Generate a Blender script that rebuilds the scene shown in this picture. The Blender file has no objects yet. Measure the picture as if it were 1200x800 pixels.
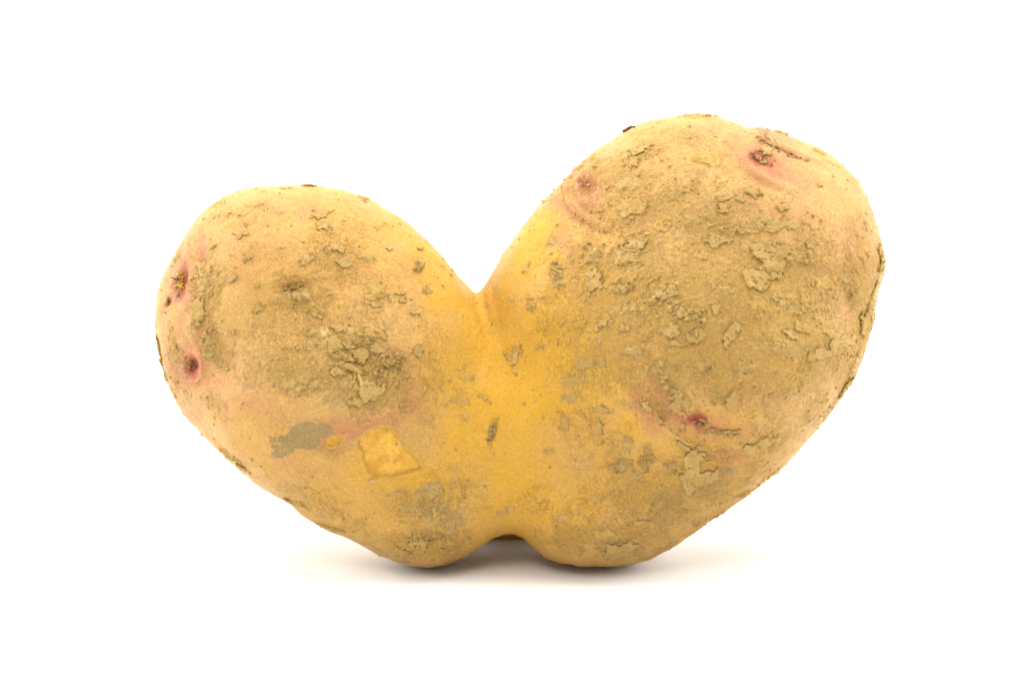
import bpy, math, random
import numpy as np
from mathutils import Vector
from mathutils.bvhtree import BVHTree

scene = bpy.context.scene
col = scene.collection
rng = np.random.default_rng(7)
random.seed(7)

# ------------------------------------------------------------------ camera
PITCH = math.radians(15)      # looking down on the table
DIST = 0.545                    # metres from lens to the middle of the potato
PX = 0.000164                   # metres of potato per photograph pixel
LENS = 36.0 * DIST / (1200 * PX)
H0 = 0.0428                     # height of the aim point above the table
VIEW = np.array([0, math.cos(PITCH), -math.sin(PITCH)])
UP = np.array([0, math.sin(PITCH), math.cos(PITCH)])
RIGHT = np.array([1.0, 0, 0])
AIM = np.array([0, 0, H0])
cam = bpy.data.cameras.new('camera')
cam.lens = LENS
cam.sensor_width = 36.0
cam.clip_start = 0.01
cam.clip_end = 50
cam.dof.use_dof = True
cam.dof.focus_distance = DIST - 0.008
cam.dof.aperture_fstop = 36
cam_ob = bpy.data.objects.new('camera', cam)
col.objects.link(cam_ob)
cam_ob.location = Vector(AIM - VIEW * DIST)
cam_ob.rotation_euler = (math.pi / 2 - PITCH, 0, 0)
scene.camera = cam_ob

# ------------------------------------------------------------------ light
world = bpy.data.worlds.new('World')
scene.world = world
world.use_nodes = True
bg = world.node_tree.nodes['Background']
bg.inputs[0].default_value = (1.0, 0.99, 0.97, 1)
bg.inputs[1].default_value = 0.45


def softbox(name, loc, target, sx, sy, watts, colour=(1, 0.985, 0.96)):
    l = bpy.data.lights.new(name, 'AREA')
    l.shape = 'RECTANGLE'
    l.size, l.size_y = sx, sy
    l.energy = watts
    l.color = colour
    o = bpy.data.objects.new(name, l)
    col.objects.link(o)
    o.location = loc
    o.rotation_euler = (Vector(target) - Vector(loc)).to_track_quat('-Z', 'Y').to_euler()
    return o


softbox('softbox_overhead', (0.03, 0.03, 0.80), (0, 0.02, 0), 0.75, 0.75, 11.0)
softbox('softbox_front', (-0.25, -0.75, 1.0), (0, 0, 0.05), 0.45, 0.45, 5.5)
softbox('softbox_backdrop', (0, 0.80, 1.05), (0, 0.15, 0), 1.8, 0.6, 9.0)
softbox('softbox_left', (-0.85, 0.20, 0.40), (0, 0, 0.0), 0.7, 0.6, 12.0)
softbox('softbox_right', (0.85, 0.20, 0.40), (0, 0, 0.0), 0.7, 0.6, 12.0)

scene.render.engine = 'CYCLES'
scene.view_settings.view_transform = 'Standard'
scene.view_settings.look = 'None'
scene.view_settings.gamma = 1.0
scene.view_settings.exposure = 0.0
scene.view_settings.use_curve_mapping = False
scene.cycles.use_denoising = True
scene.cycles.max_bounces = 8

# ------------------------------------------------------------------ numpy helpers


def _hash(ix, iy, iz, seed):
    h = (ix * 374761393 + iy * 668265263 + iz * 2147483647 + seed * 1274126177) & 0xFFFFFFFF
    h = ((h ^ (h >> 13)) * 1274126177) & 0xFFFFFFFF
    h = ((h ^ (h >> 16)) * 2246822519) & 0xFFFFFFFF
    return ((h ^ (h >> 15)) & 0xFFFFFF) / float(0x1000000)


def noise(P, seed=0):
    """value noise in -1..1 at points P (n,3)"""
    P = np.asarray(P, float)
    I = np.floor(P).astype(np.int64)
    F = P - I
    F = F * F * F * (F * (F * 6 - 15) + 10)
    out = np.zeros(len(P))
    for dx in (0, 1):
        wx = F[:, 0] if dx else 1 - F[:, 0]
        for dy in (0, 1):
            wy = F[:, 1] if dy else 1 - F[:, 1]
            for dz in (0, 1):
                wz = F[:, 2] if dz else 1 - F[:, 2]
                out += wx * wy * wz * _hash(I[:, 0] + dx, I[:, 1] + dy, I[:, 2] + dz, seed)
    return out * 2 - 1


def fbm(P, seed=0, octv=3, gain=0.5):
    a, s, t = 1.0, np.zeros(len(P)), 0.0
    Q = np.asarray(P, float).copy()
    for k in range(octv):
        s += a * noise(Q + 17.3 * k, seed + k)
        t += a
        a *= gain
        Q = Q * 2.03
    return s / t * 1.5


def sstep(a, b, x):
    t = np.clip((x - a) / (b - a), 0, 1)
    return t * t * (3 - 2 * t)


def to_world(P):
    P = np.asarray(P, float)
    return AIM + PX * (P[:, :1] * RIGHT + P[:, 1:2] * UP - P[:, 2:3] * VIEW)


W0 = DIST / PX


def to_pix(P):
    k = 1.0 / (1.0 - P[:, 2] / W0)
    return np.stack([600 + P[:, 0] * k, 400 - P[:, 1] * k], 1)


def mesh_from(name, V, Fs, mat, parent=None, smooth=True):
    me = bpy.data.meshes.new(name)
    Fs = np.asarray(Fs, np.int32)
    k = Fs.shape[1]
    me.vertices.add(len(V))
    me.vertices.foreach_set('co', np.asarray(V, np.float32).ravel())
    me.loops.add(Fs.size)
    me.loops.foreach_set('vertex_index', Fs.ravel())
    me.polygons.add(len(Fs))
    me.polygons.foreach_set('loop_start', np.arange(0, Fs.size, k, dtype=np.int32))
    me.polygons.foreach_set('use_smooth', np.full(len(Fs), smooth))
    me.update(calc_edges=True)
    me.validate()
    if mat:
        me.materials.append(mat)
    o = bpy.data.objects.new(name, me)
    col.objects.link(o)
    if parent:
        o.parent = parent
    return o


# ------------------------------------------------------------------ materials


class NG:
    def __init__(self, name, albedo=0.835):
        self.albedo = albedo            # skin and earth are far darker than white paper
        self.m = bpy.data.materials.new(name)
        self.m.use_nodes = True
        self.t = self.m.node_tree
        self.b = self.t.nodes['Principled BSDF']
        self.tc = self.t.nodes.new('ShaderNodeTexCoord').outputs['Object']

    def n(self, typ, **kw):
        nd = self.t.nodes.new(typ)
        for k, v in kw.items():
            setattr(nd, k, v)
        return nd

    def put(self, sock, v):
        if hasattr(v, 'is_output'):
            self.t.links.new(v, sock)
        elif isinstance(v, tuple) and len(v) == 3 and sock.type == 'RGBA':
            sock.default_value = (*(x * self.albedo for x in v), 1)
        else:
            sock.default_value = v

    def noise(self, scale, detail=4, rough=0.55, dist=0.0):
        nd = self.n('ShaderNodeTexNoise')
        self.put(nd.inputs['Vector'], self.tc)
        nd.inputs['Scale'].default_value = scale
        nd.inputs['Detail'].default_value = detail
        nd.inputs['Roughness'].default_value = rough
        nd.inputs['Distortion'].default_value = dist
        return nd.outputs['Fac']

    def voro(self, scale, feature='F1'):
        nd = self.n('ShaderNodeTexVoronoi', feature=feature)
        self.put(nd.inputs['Vector'], self.tc)
        nd.inputs['Scale'].default_value = scale
        return nd.outputs['Distance']

    def attr(self, name):
        return self.n('ShaderNodeAttribute', attribute_name=name).outputs['Fac']

    def math(self, op, a, b=0.0, c=0.0):
        nd = self.n('ShaderNodeMath', operation=op)
        self.put(nd.inputs[0], a)
        self.put(nd.inputs[1], b)
        self.put(nd.inputs[2], c)
        return nd.outputs[0]

    def ramp(self, x, a, b, lo=0.0, hi=1.0):
        nd = self.n('ShaderNodeMapRange', interpolation_type='SMOOTHSTEP')
        self.put(nd.inputs[0], x)
        for i, v in ((1, a), (2, b), (3, lo), (4, hi)):
            self.put(nd.inputs[i], v)
        return nd.outputs[0]

    def mix(self, f, a, b, mode='MIX'):
        nd = self.n('ShaderNodeMix', data_type='RGBA', blend_type=mode)
        self.put(nd.inputs[0], f)
        self.put(nd.inputs[6], a)
        self.put(nd.inputs[7], b)
        return nd.outputs[2]

    def bump(self, h, dist, strength=1.0, prev=None):
        nd = self.n('ShaderNodeBump')
        nd.inputs['Strength'].default_value = strength
        nd.inputs['Distance'].default_value = dist
        self.put(nd.inputs['Height'], h)
        if prev is not None:
            self.put(nd.inputs['Normal'], prev)
        return nd.outputs[0]

    def done(self, colour, rough, normal=None, spec=0.3, sss=0.0):
        self.put(self.b.inputs['Base Color'], colour)
        self.put(self.b.inputs['Roughness'], rough)
        self.b.inputs['Specular IOR Level'].default_value = spec
        if normal is not None:
            self.put(self.b.inputs['Normal'], normal)
        if sss:
            self.b.inputs['Subsurface Weight'].default_value = sss
            self.b.inputs['Subsurface Radius'].default_value = (1.0, 0.55, 0.18)
            self.b.inputs['Subsurface Scale'].default_value = 0.0022
        return self.m


def make_skin():
    g = NG('potato_skin')
    big = g.noise(45, 4)
    med = g.noise(230, 5, 0.6)
    fine = g.noise(1500, 4, 0.65)
    grain = g.noise(3600, 3, 0.7)
    c = g.mix(g.ramp(big, 0.35, 0.68), (0.71, 0.43, 0.135), (0.70, 0.39, 0.098))
    yel = g.math('ADD', g.attr('yellow'), g.math('MULTIPLY', g.math('SUBTRACT', med, 0.5), 0.5))
    c = g.mix(g.ramp(yel, 0.0, 1.05), c, (0.84, 0.445, 0.03))
    # fine russet netting of the skin
    net = g.ramp(g.noise(800, 5, 0.7, 0.6), 0.50, 0.66)
    c = g.mix(g.math('MULTIPLY', net, g.math('MULTIPLY_ADD', g.attr('yellow'), -0.22, 0.34)), c, (0.46, 0.25, 0.085))
    pk = g.math('ADD', g.attr('pink'), g.math('MULTIPLY', g.math('SUBTRACT', g.noise(420, 5, 0.65), 0.5), 0.9))
    pk = g.math('MULTIPLY', g.ramp(pk, 0.05, 1.1), g.ramp(g.attr('pink'), 0.02, 0.2))
    c = g.mix(pk, c, (0.63, 0.265, 0.115))
    c = g.mix(g.ramp(g.math('ADD', g.attr('brown'), g.math('MULTIPLY', g.math('SUBTRACT', fine, 0.5), 0.9)), 0.25, 0.95), c, (0.40, 0.20, 0.05))
    c = g.mix(g.ramp(g.math('ADD', g.attr('red'), g.math('MULTIPLY', g.math('SUBTRACT', fine, 0.5), 0.7)), 0.12, 0.95), c, (0.42, 0.065, 0.045))
    c = g.mix(g.math('MULTIPLY', g.attr('violet'), g.ramp(fine, 0.3, 0.65)), c, (0.36, 0.24, 0.27))
    # dried-on soil dust: a thin uneven film, thicker where the noise clots
    dn = g.math('MULTIPLY_ADD', g.math('SUBTRACT', g.noise(520, 6, 0.72, 0.4), 0.5), 1.5, g.attr('dust'))
    dn2 = g.math('MULTIPLY_ADD', g.math('SUBTRACT', fine, 0.5), 1.1, dn)
    film = g.ramp(dn2, 0.22, 0.95)
    film = g.math('MULTIPLY', film, g.ramp(g.attr('dust'), 0.03, 0.3))
    dustc = g.mix(g.ramp(grain, 0.35, 0.7), (0.61, 0.355, 0.072), (0.71, 0.43, 0.105))
    c = g.mix(g.math('MULTIPLY', film, 0.72), c, dustc)
    gr = g.math('MULTIPLY_ADD', g.math('SUBTRACT', g.noise(330, 6, 0.7), 0.5), 1.5, g.attr('grey'))
    gr = g.math('MULTIPLY', g.ramp(gr, 0.25, 0.75), g.ramp(g.attr('grey'), 0.03, 0.3))
    c = g.mix(g.math('MULTIPLY', gr, 0.55), c, (0.42, 0.295, 0.11))
    # stray specks of earth everywhere
    sp = g.math('MULTIPLY', g.ramp(g.noise(620, 3, 0.6), 0.665, 0.72), 0.6)
    c = g.mix(sp, c, (0.40, 0.28, 0.13))
    sp2 = g.math('MULTIPLY', g.ramp(g.noise(1300, 2, 0.5), 0.70, 0.75), 0.7)
    c = g.mix(sp2, c, (0.30, 0.17, 0.06))
    c = g.mix(g.math('MULTIPLY', g.ramp(grain, 0.3, 0.7), 0.16), c, (0.45, 0.27, 0.09))
    # close mottling of the skin: paler, pinker and browner flecks a few tenths of a millimetre wide
    c = g.mix(g.math('MULTIPLY', g.ramp(g.noise(1150, 3, 0.6), 0.50, 0.68), 0.26), c, (0.64, 0.315, 0.11))
    c = g.mix(g.math('MULTIPLY', g.ramp(g.noise(1450, 3, 0.6), 0.54, 0.72), 0.28), c, (0.80, 0.56, 0.22))
    calm = g.math('MULTIPLY_ADD', g.ramp(g.attr('yellow'), 0.0, 1.0), -0.65, 1.0)
    v = g.ramp(g.noise(2400, 4, 0.75), 0.28, 0.72, -0.15, 0.15)
    v = g.math('MULTIPLY_ADD', v, calm, 1.0)
    vv = g.n('ShaderNodeCombineColor')
    for i_ in range(3):
        g.put(vv.inputs[i_], v)
    c = g.mix(1.0, c, vv.outputs[0], 'MULTIPLY')
    nb = g.bump(med, 0.0006, 0.35)
    nb = g.bump(g.noise(900, 5, 0.65), 0.00042, 1.0, nb)
    nb = g.bump(g.math('MULTIPLY', fine, g.math('ADD', film, 0.25)), 0.00045, 1.0, nb)
    nb = g.bump(grain, 0.00026, 0.8, nb)
    rough = g.math('MULTIPLY_ADD', film, 0.33, g.ramp(med, 0.3, 0.7, 0.33, 0.45))
    return g.done(c, rough, nb, 0.22, 0.08)


def make_soil(name, light, dark, spec=0.12, rough=0.9, grainy=1.0):
    g = NG(name)
    a = g.noise(260, 5, 0.65)
    f = g.noise(1700, 4, 0.7)
    g2 = g.noise(4200, 2, 0.6)
    c = g.mix(g.ramp(a, 0.32, 0.68), light, dark)
    c = g.mix(g.math('MULTIPLY', g.ramp(f, 0.55, 0.75), 0.3), c, tuple(x * 0.6 for x in dark))
    c = g.mix(g.math('MULTIPLY', g.ramp(g2, 0.6, 0.78), 0.35), c, tuple(min(1, x * 1.5) for x in light))
    nb = g.bump(f, 0.00055, 1.0 * grainy)
    nb = g.bump(g2, 0.0002, 0.8 * grainy, nb)
    return g.done(c, rough, nb, spec)


def make_flesh():
    g = NG('bare_flesh')
    f = g.noise(1300, 4, 0.6)
    c = g.mix(g.ramp(g.noise(420, 5, .6), 0.35, 0.65), (0.66, 0.31, 0.014), (0.80, 0.46, 0.045))
    c = g.mix(g.math('MULTIPLY', g.ramp(f, 0.5, 0.7), 0.5), c, (0.50, 0.205, 0.01))
    return g.done(c, 0.38, g.bump(g.noise(700, 4, .6), 0.0008, 0.9, g.bump(f, 0.0004, 0.9)), 0.45, 0.15)


M_skin = make_skin()
M_soil = make_soil('dry_soil', (0.585, 0.385, 0.14), (0.51, 0.32, 0.095))
M_thin = make_soil('thin_soil', (0.66, 0.415, 0.135), (0.58, 0.345, 0.09))
M_grey = make_soil('grey_clay_film', (0.44, 0.31, 0.13), (0.38, 0.26, 0.10), grainy=1.0)
M_dark = make_soil('dark_crumbs', (0.30, 0.20, 0.085), (0.17, 0.095, 0.035))
M_bud = make_soil('sprout_bud', (0.48, 0.29, 0.10), (0.32, 0.15, 0.055), 0.3, 0.6, 0.6)
M_pale = make_soil('pale_dry_skin', (0.62, 0.425, 0.15), (0.52, 0.33, 0.10), 0.3, 0.55, 0.5)
M_flesh = make_flesh()
g = NG('white_sweep_paper', 1.0)
M_white = g.done(g.mix(g.noise(3, 2), (0.82, 0.82, 0.81), (0.81, 0.81, 0.80)), 0.75, None, 0.2)

# ------------------------------------------------------------------ white studio sweep (table running up into a backdrop)
prof = [(-1.6, 0.0), (0.55, 0.0)]
for k in range(1, 25):
    a = math.pi / 2 * k / 24
    prof.append((0.55 + 0.6 * math.sin(a), 0.6 * (1 - math.cos(a))))
prof.append((1.15, 2.2))
V = [(x, y, z) for (y, z) in prof for x in (-2.2, 2.2)]
Fq = [(2 * i, 2 * i + 1, 2 * i + 3, 2 * i + 2) for i in range(len(prof) - 1)]
sweep = mesh_from('table_sweep', V, Fq, M_white)
sweep['kind'] = 'structure'
sweep['label'] = 'seamless white table surface running up into a white backdrop'

# ------------------------------------------------------------------ potato body
OUT = np.array([
    (557, 343), (540, 324), (530, 310), (509, 290), (488, 271), (474, 259), (460, 249), (440, 237), (418, 227), (400, 222), (380, 219),
    (360, 217), (330, 217), (304, 216), (280, 221), (260, 229), (240, 243), (225, 259), (215, 278), (207, 296), (199, 312),
    (191, 326), (184, 350), (182, 363), (180.5, 380), (181.5, 402), (185, 420), (192, 437), (200, 456), (209, 472), (220, 488),
    (231, 500), (245, 515), (260, 529), (280, 546), (300, 562), (318, 577), (336, 589), (356, 602), (380, 617), (400, 627),
    (424, 641), (440, 651), (460, 659.5), (480, 664), (500, 664.5), (520, 662), (536, 656), (552, 648), (568, 637), (580, 630),
    (592, 626.5), (606, 627), (616, 632), (628, 643), (640, 652), (656, 659), (680, 663.5), (710, 662.5), (740, 658), (760, 652),
    (780, 643), (800, 632), (820, 618), (850, 598), (876, 579), (900, 559), (923, 540), (936, 528), (960, 500), (974, 482),
    (988, 460), (1000, 441), (1010, 420), (1018, 398), (1024, 372), (1028, 346), (1034, 322), (1037, 306), (1035, 288), (1032, 272),
    (1028, 256), (1019, 234), (1006, 216), (990, 198), (974, 185), (954, 173), (934, 163), (914, 154), (896, 149), (879, 149),
    (866, 144), (850, 138), (836, 131.5), (820, 129), (800, 132), (770, 139), (742, 148), (724, 158), (700, 174), (686, 186),
    (670, 201), (650, 222), (636, 236), (620, 252), (600, 279), (587, 300), (577.5, 321), (571, 333), (564, 341)], float)


def px(x, y, w=0.0):
    return np.array([x - 600.0, 400.0 - y, w])


def cone(P, a, b, ra, rb, wz=1.0):
    Q = P.copy()
    Q[:, 2] = (Q[:, 2] - a[2]) / wz
    a, b = a.copy(), b.copy()
    dz = (b[2] - a[2]) / wz
    a[2], b[2] = 0, dz
    ba = b - a
    t = np.clip((Q - a) @ ba / (ba @ ba), 0, 1)
    d = np.linalg.norm(Q - a - t[:, None] * ba, axis=1)
    t2 = t * t * (3 - 2 * t)
    return d - (ra + (rb - ra) * t2)


def smin(a, b, k):
    h = np.clip(0.5 + 0.5 * (b - a) / k, 0, 1)
    return b * (1 - h) + a * h - k * h * (1 - h)


def sdf(P):
    L = cone(P, px(318, 352, -4), px(400, 455, 4), 137, 142, 0.93)
    L = smin(L, cone(P, px(400, 455, 4), px(494, 584, -6), 140, 82, 0.95), 40)
    L = smin(L, cone(P, px(385, 335, -4), px(472, 418, -2), 113, 112, 0.98), 40)
    R = cone(P, px(862, 304, -8), px(822, 385, 4), 170, 186, 0.92)
    R = smin(R, cone(P, px(800, 425, 4), px(706, 570, -6), 158, 96, 0.95), 50)
    R = smin(R, cone(P, px(775, 282, -6), px(694, 372, -4), 137, 121, 0.98), 50)
    d = smin(L, R, 16)
    waist = cone(P, px(552, 495, -8), px(634, 499, -8), 121, 120, 0.84)
    d = smin(d, waist, 34)
    back = cone(P, px(545, 508, -72), px(640, 508, -72), 104, 104, 0.82)  # unseen mass added at the rear so the arch stays dark
    return smin(d, back, 40)


def sdf_grad(P):
    e = 1.0
    return np.stack([(sdf(P + np.eye(3)[i] * e) - sdf(P - np.eye(3)[i] * e)) / (2 * e) for i in range(3)], 1)


def surface_nets(lo, hi, step):
    ax = [np.arange(lo[i], hi[i] + step, step) for i in range(3)]
    n = [len(a) for a in ax]
    G = np.stack(np.meshgrid(*ax, indexing='ij'), -1).reshape(-1, 3)
    D = np.concatenate([sdf(c) for c in np.array_split(G, 12)]).reshape(n)
    S = D < 0
    c = [m - 1 for m in n]
    cnt = np.zeros(c, int)
    for i in (0, 1):
        for j in (0, 1):
            for k in (0, 1):
                cnt += S[i:i + c[0], j:j + c[1], k:k + c[2]]
    act = (cnt > 0) & (cnt < 8)
    idx = np.full(c, -1, np.int64)
    idx[act] = np.arange(act.sum())
    I = np.argwhere(act)
    V = np.stack([ax[i][I[:, i]] + step / 2 for i in range(3)], 1)
    quads = []
    for d in range(3):
        a, b = [(1, 2), (2, 0), (0, 1)][d]
        s0 = [slice(None)] * 3
        s1 = [slice(None)] * 3
        s0[d] = slice(0, n[d] - 1)
        s1[d] = slice(1, n[d])
        A, B = S[tuple(s0)], S[tuple(s1)]
        E = np.argwhere(A != B)
        E = E[(E[:, a] > 0) & (E[:, b] > 0) & (E[:, a] < n[a] - 1) & (E[:, b] < n[b] - 1)]
        ins = A[tuple(E.T)]
        q = []
        for (da, db) in ((-1, -1), (0, -1), (0, 0), (-1, 0)):
            F = E.copy()
            F[:, a] += da
            F[:, b] += db
            q.append(idx[tuple(F.T)])
        q = np.stack(q, 1)
        q[~ins] = q[~ins][:, ::-1]
        quads.append(q)
    return V, np.concatenate(quads)


def newton(P, it=3):
    for _ in range(it):
        G = sdf_grad(P)
        P = P - G * (sdf(P) / np.maximum((G * G).sum(1), 1e-3))[:, None]
    return P


V, Q = surface_nets((-440, -285, -190), (460, 285, 190), 7.6)
V = newton(V)
tmp = mesh_from('tmp', V, Q, None)
md = tmp.modifiers.new('s', 'SUBSURF')
md.levels = md.render_levels = 2
dg = bpy.context.evaluated_depsgraph_get()
ev = tmp.evaluated_get(dg).to_mesh()
nv = len(ev.vertices)
B = np.empty(nv * 3, np.float32)
ev.vertices.foreach_get('co', B)
B = B.reshape(-1, 3).astype(float)
BQ = np.empty(len(ev.loops), np.int32)
ev.loops.foreach_get('vertex_index', BQ)
BQ = BQ.reshape(-1, 4)
me_tmp = tmp.data
bpy.data.objects.remove(tmp)
bpy.data.meshes.remove(me_tmp)
B = newton(B, 2)

# pull the outline of the two lobes onto the traced outline
CX, CY = 592.0, 490.0
seg = np.concatenate([np.linspace(OUT[i], OUT[(i + 1) % len(OUT)], 24, endpoint=False) for i in range(len(OUT))])
tphi = np.arctan2(seg[:, 1] - CY, seg[:, 0] - CX)
trad = np.hypot(seg[:, 0] - CX, seg[:, 1] - CY)
NB = 540
edges = np.linspace(-np.pi, np.pi, NB + 1)
mid = (edges[1:] + edges[:-1]) / 2


def per_bin(phi, rad):
    r = np.full(NB, -1.0)
    np.maximum.at(r, np.clip(np.digitize(phi, edges) - 1, 0, NB - 1), rad)
    ok = r > 0
    return np.interp(mid, mid[ok], r[ok], period=2 * np.pi)


RT = per_bin(tphi, trad)
for it in range(4):
    pp = to_pix(B)
    phi = np.arctan2(pp[:, 1] - CY, pp[:, 0] - CX)
    rad = np.hypot(pp[:, 0] - CX, pp[:, 1] - CY)
    ratio = RT / per_bin(phi, rad)
    if it < 2:
        ker = np.hanning(9)
        ker /= ker.sum()
        ratio = np.convolve(np.concatenate([ratio[-4:], ratio, ratio[:4]]), ker, 'valid')
    k = np.interp(phi, mid, ratio, period=2 * np.pi)
    # pull towards the rim more than the middle so the belly stays smooth
    wgt = sstep(0.15, 0.8, rad / np.interp(phi, mid, RT, period=2 * np.pi))
    k = 1 + (k - 1) * wgt
    cu, cv = (CX - 600), (400 - CY)
    B[:, 0] = cu + (B[:, 0] - cu) * k
    B[:, 1] = cv + (B[:, 1] - cv) * k


def normals(V, Qd):
    d1 = V[Qd[:, 2]] - V[Qd[:, 0]]
    d2 = V[Qd[:, 3]] - V[Qd[:, 1]]
    fn = np.cross(d1, d2)
    N = np.zeros_like(V)
    for i in range(4):
        for c_ in range(3):
            N[:, c_] += np.bincount(Qd[:, i], fn[:, c_], len(V))
    return N / np.maximum(np.linalg.norm(N, axis=1), 1e-9)[:, None]


def smooth(V, Qd, it, lam=0.5):
    e = np.concatenate([Qd[:, [0, 1]], Qd[:, [1, 2]], Qd[:, [2, 3]], Qd[:, [3, 0]]])
    deg = np.bincount(e[:, 0], minlength=len(V))[:, None]
    for _ in range(it):
        S_ = np.stack([np.bincount(e[:, 0], V[e[:, 1], c_], len(V)) for c_ in range(3)], 1) / deg
        V = V + lam * (S_ - V)
    return V


B = smooth(B, BQ, 6)
BN = normals(B, BQ)
# unseen underside, swelled down to the table behind the arch to keep it dark
vg = (-H0 / PX - B[:, 2] * math.sin(PITCH)) / math.cos(PITCH) - 5.0 + np.clip(40 * (B[:, 2] + 122) / 122, 0, 70)
sw = sstep(125, 50, np.abs(B[:, 0] + 4)) * sstep(-85, -122, B[:, 2]) * sstep(-200, -165, B[:, 2]) * sstep(0.5, 0.0, BN[:, 1]) * (B[:, 1] < -60)
B[:, 1] += np.minimum(vg - B[:, 1], 0) * sw
B = smooth(B, BQ, 4)
BN = normals(B, BQ)


def make_bvh(V, Qd):
    return BVHTree.FromPolygons([Vector(v) for v in V], Qd.tolist())


bvh0 = make_bvh(B[::1], BQ)
CAMP = Vector((0, 0, W0))


def cast(bvh, x, y):
    d = (Vector((x - 600.0, 400.0 - y, 0)) - CAMP).normalized()
    loc, nrm, i, dist = bvh.ray_cast(CAMP, d)
    return (None, None) if loc is None else (np.array(loc), np.array(nrm))


def anchor(x, y):
    """surface point under a photograph pixel (stepping inwards at the rim)"""
    for t in range(60):
        p, n = cast(bvh0, x, y)
        if p is not None:
            return p, n
        x += np.sign(CX - x) * 0.7
        y += np.sign(CY - y) * 0.7
    raise ValueError('no surface')


def line3(pts, n=10):
    P = []
    for i in range(len(pts) - 1):
        for t in np.linspace(0, 1, n, endpoint=(i == len(pts) - 2)):
            P.append(anchor(pts[i][0] * (1 - t) + pts[i + 1][0] * t, pts[i][1] * (1 - t) + pts[i + 1][1] * t)[0])
    P = np.array(P)
    if len(P) > 8:
        Pp = np.concatenate([P[:1]] * 3 + [P] + [P[-1:]] * 3)
        P = sum(Pp[i:i + len(P)] for i in range(7)) / 7
    return P


disp = np.zeros(len(B))
ATT = {k: np.zeros(len(B)) for k in ('yellow', 'pink', 'red', 'brown', 'dust', 'grey', 'violet')}
BP = to_pix(B)


def near(P, r):
    lo, hi = P.min(0) - r, P.max(0) + r
    return np.where(np.all((B > lo) & (B < hi), axis=1))[0]


def line_dist(P, reach):
    I = near(P, reach)
    d = np.full(len(I), 1e9)
    t = np.zeros(len(I))
    for k, p in enumerate(P):
        dd = np.linalg.norm(B[I] - p, axis=1)
        m = dd < d
        d[m] = dd[m]
        t[m] = k / max(1, len(P) - 1)
    return I, d, t


def pit(x, y, r, depth, rim=0.0, sy=1.0, rot=0.0):
    p, n = anchor(x, y)
    I = near(p[None], r * 3.2 * max(1, sy))
    D = B[I] - p
    a = D[:, 0] * math.cos(rot) + D[:, 1] * math.sin(rot)
    b = (-D[:, 0] * math.sin(rot) + D[:, 1] * math.cos(rot)) / sy
    d = np.sqrt(a * a + b * b + D[:, 2] ** 2) / r
    disp[I] += -depth * np.exp(-d * d) + rim * np.exp(-((d - 1.5) / 0.55) ** 2)


def ridge(pts, amp, wid, groove=0.0, goff=0.0, taper=True, attr=None, aval=0.0, awid=None):
    P = line3(pts)
    I, d, t = line_dist(P, max(wid, awid or 0, goff + wid) * 3)
    f = np.sin(np.pi * np.clip(t * 0.9 + 0.05, 0, 1)) ** 0.6 if taper else 1.0
    d = d + 0.5 * noise(B[I] / 6, 3)
    disp[I] += f * amp * np.exp(-(d / wid) ** 2)
    if groove:
        disp[I] -= f * groove * np.exp(-((d - goff) / wid) ** 2)
    if attr:
        ATT[attr][I] = np.maximum(ATT[attr][I], f * aval * np.exp(-(d / (awid or wid)) ** 2))


def tint(name, x, y, rx, ry, val, rot=0.0, p=2.0, add=False):
    """pigment, dirt or painted shade of its own shape on the skin"""
    c, s = math.cos(math.radians(rot)), math.sin(math.radians(rot))
    dx, dy = BP[:, 0] - x, BP[:, 1] - y
    a, b = (dx * c + dy * s) / rx, (-dx * s + dy * c) / ry
    m = np.abs(a) + np.abs(b) < 3.4
    I = np.where(m)[0]
    w = fbm(B[I] / (0.55 * min(rx, ry) + 6), 31, 2) * 0.35
    d = np.sqrt(a[I] ** 2 + b[I] ** 2) + w
    v = val * np.exp(-np.clip(d, 0, 9) ** p)
    ATT[name][I] = ATT[name][I] + v if add else np.maximum(ATT[name][I], v)


# ---- general unevenness of the tuber
disp += 3.0 * fbm(B / 75, 1, 2) + 0.9 * fbm(B / 24, 5, 2) + 0.16 * fbm(B / 6, 9, 2)

# ---- pigment: bright yellow waist, peach lobes, pink round the eyes
tint('yellow', 600, 470, 100, 190, 1.05, 0, 2)
tint('yellow', 535, 330, 42, 90, 0.95, -35, 3)
tint('yellow', 620, 300, 40, 80, 0.8, 25, 3)
tint('yellow', 470, 560, 95, 45, 0.75, 15, 3)
tint('yellow', 470, 270, 50, 34, 0.55, 35)
tint('yellow', 700, 480, 60, 90, 0.6)
tint('yellow', 740, 500, 28, 32, 0.75)
tint('yellow', 960, 258, 42, 28, 0.25)
tint('yellow', 640, 600, 110, 40, 0.7)
tint('yellow', 440, 620, 120, 26, 0.45, 15)
tint('yellow', 850, 590, 140, 50, 0.28, -35)
tint('yellow', 690, 340, 60, 90, 0.45)
tint('yellow', 420, 590, 130, 55, 0.45, 20)
tint('yellow', 770, 550, 150, 80, 0.48, -15)
tint('yellow', 300, 520, 90, 45, 0.35, 30)
tint('yellow', 430, 290, 90, 60, 0.35, 30)
tint('yellow', 380, 330, 120, 100, 0.22)
tint('yellow', 850, 380, 190, 150, 0.25)
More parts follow.
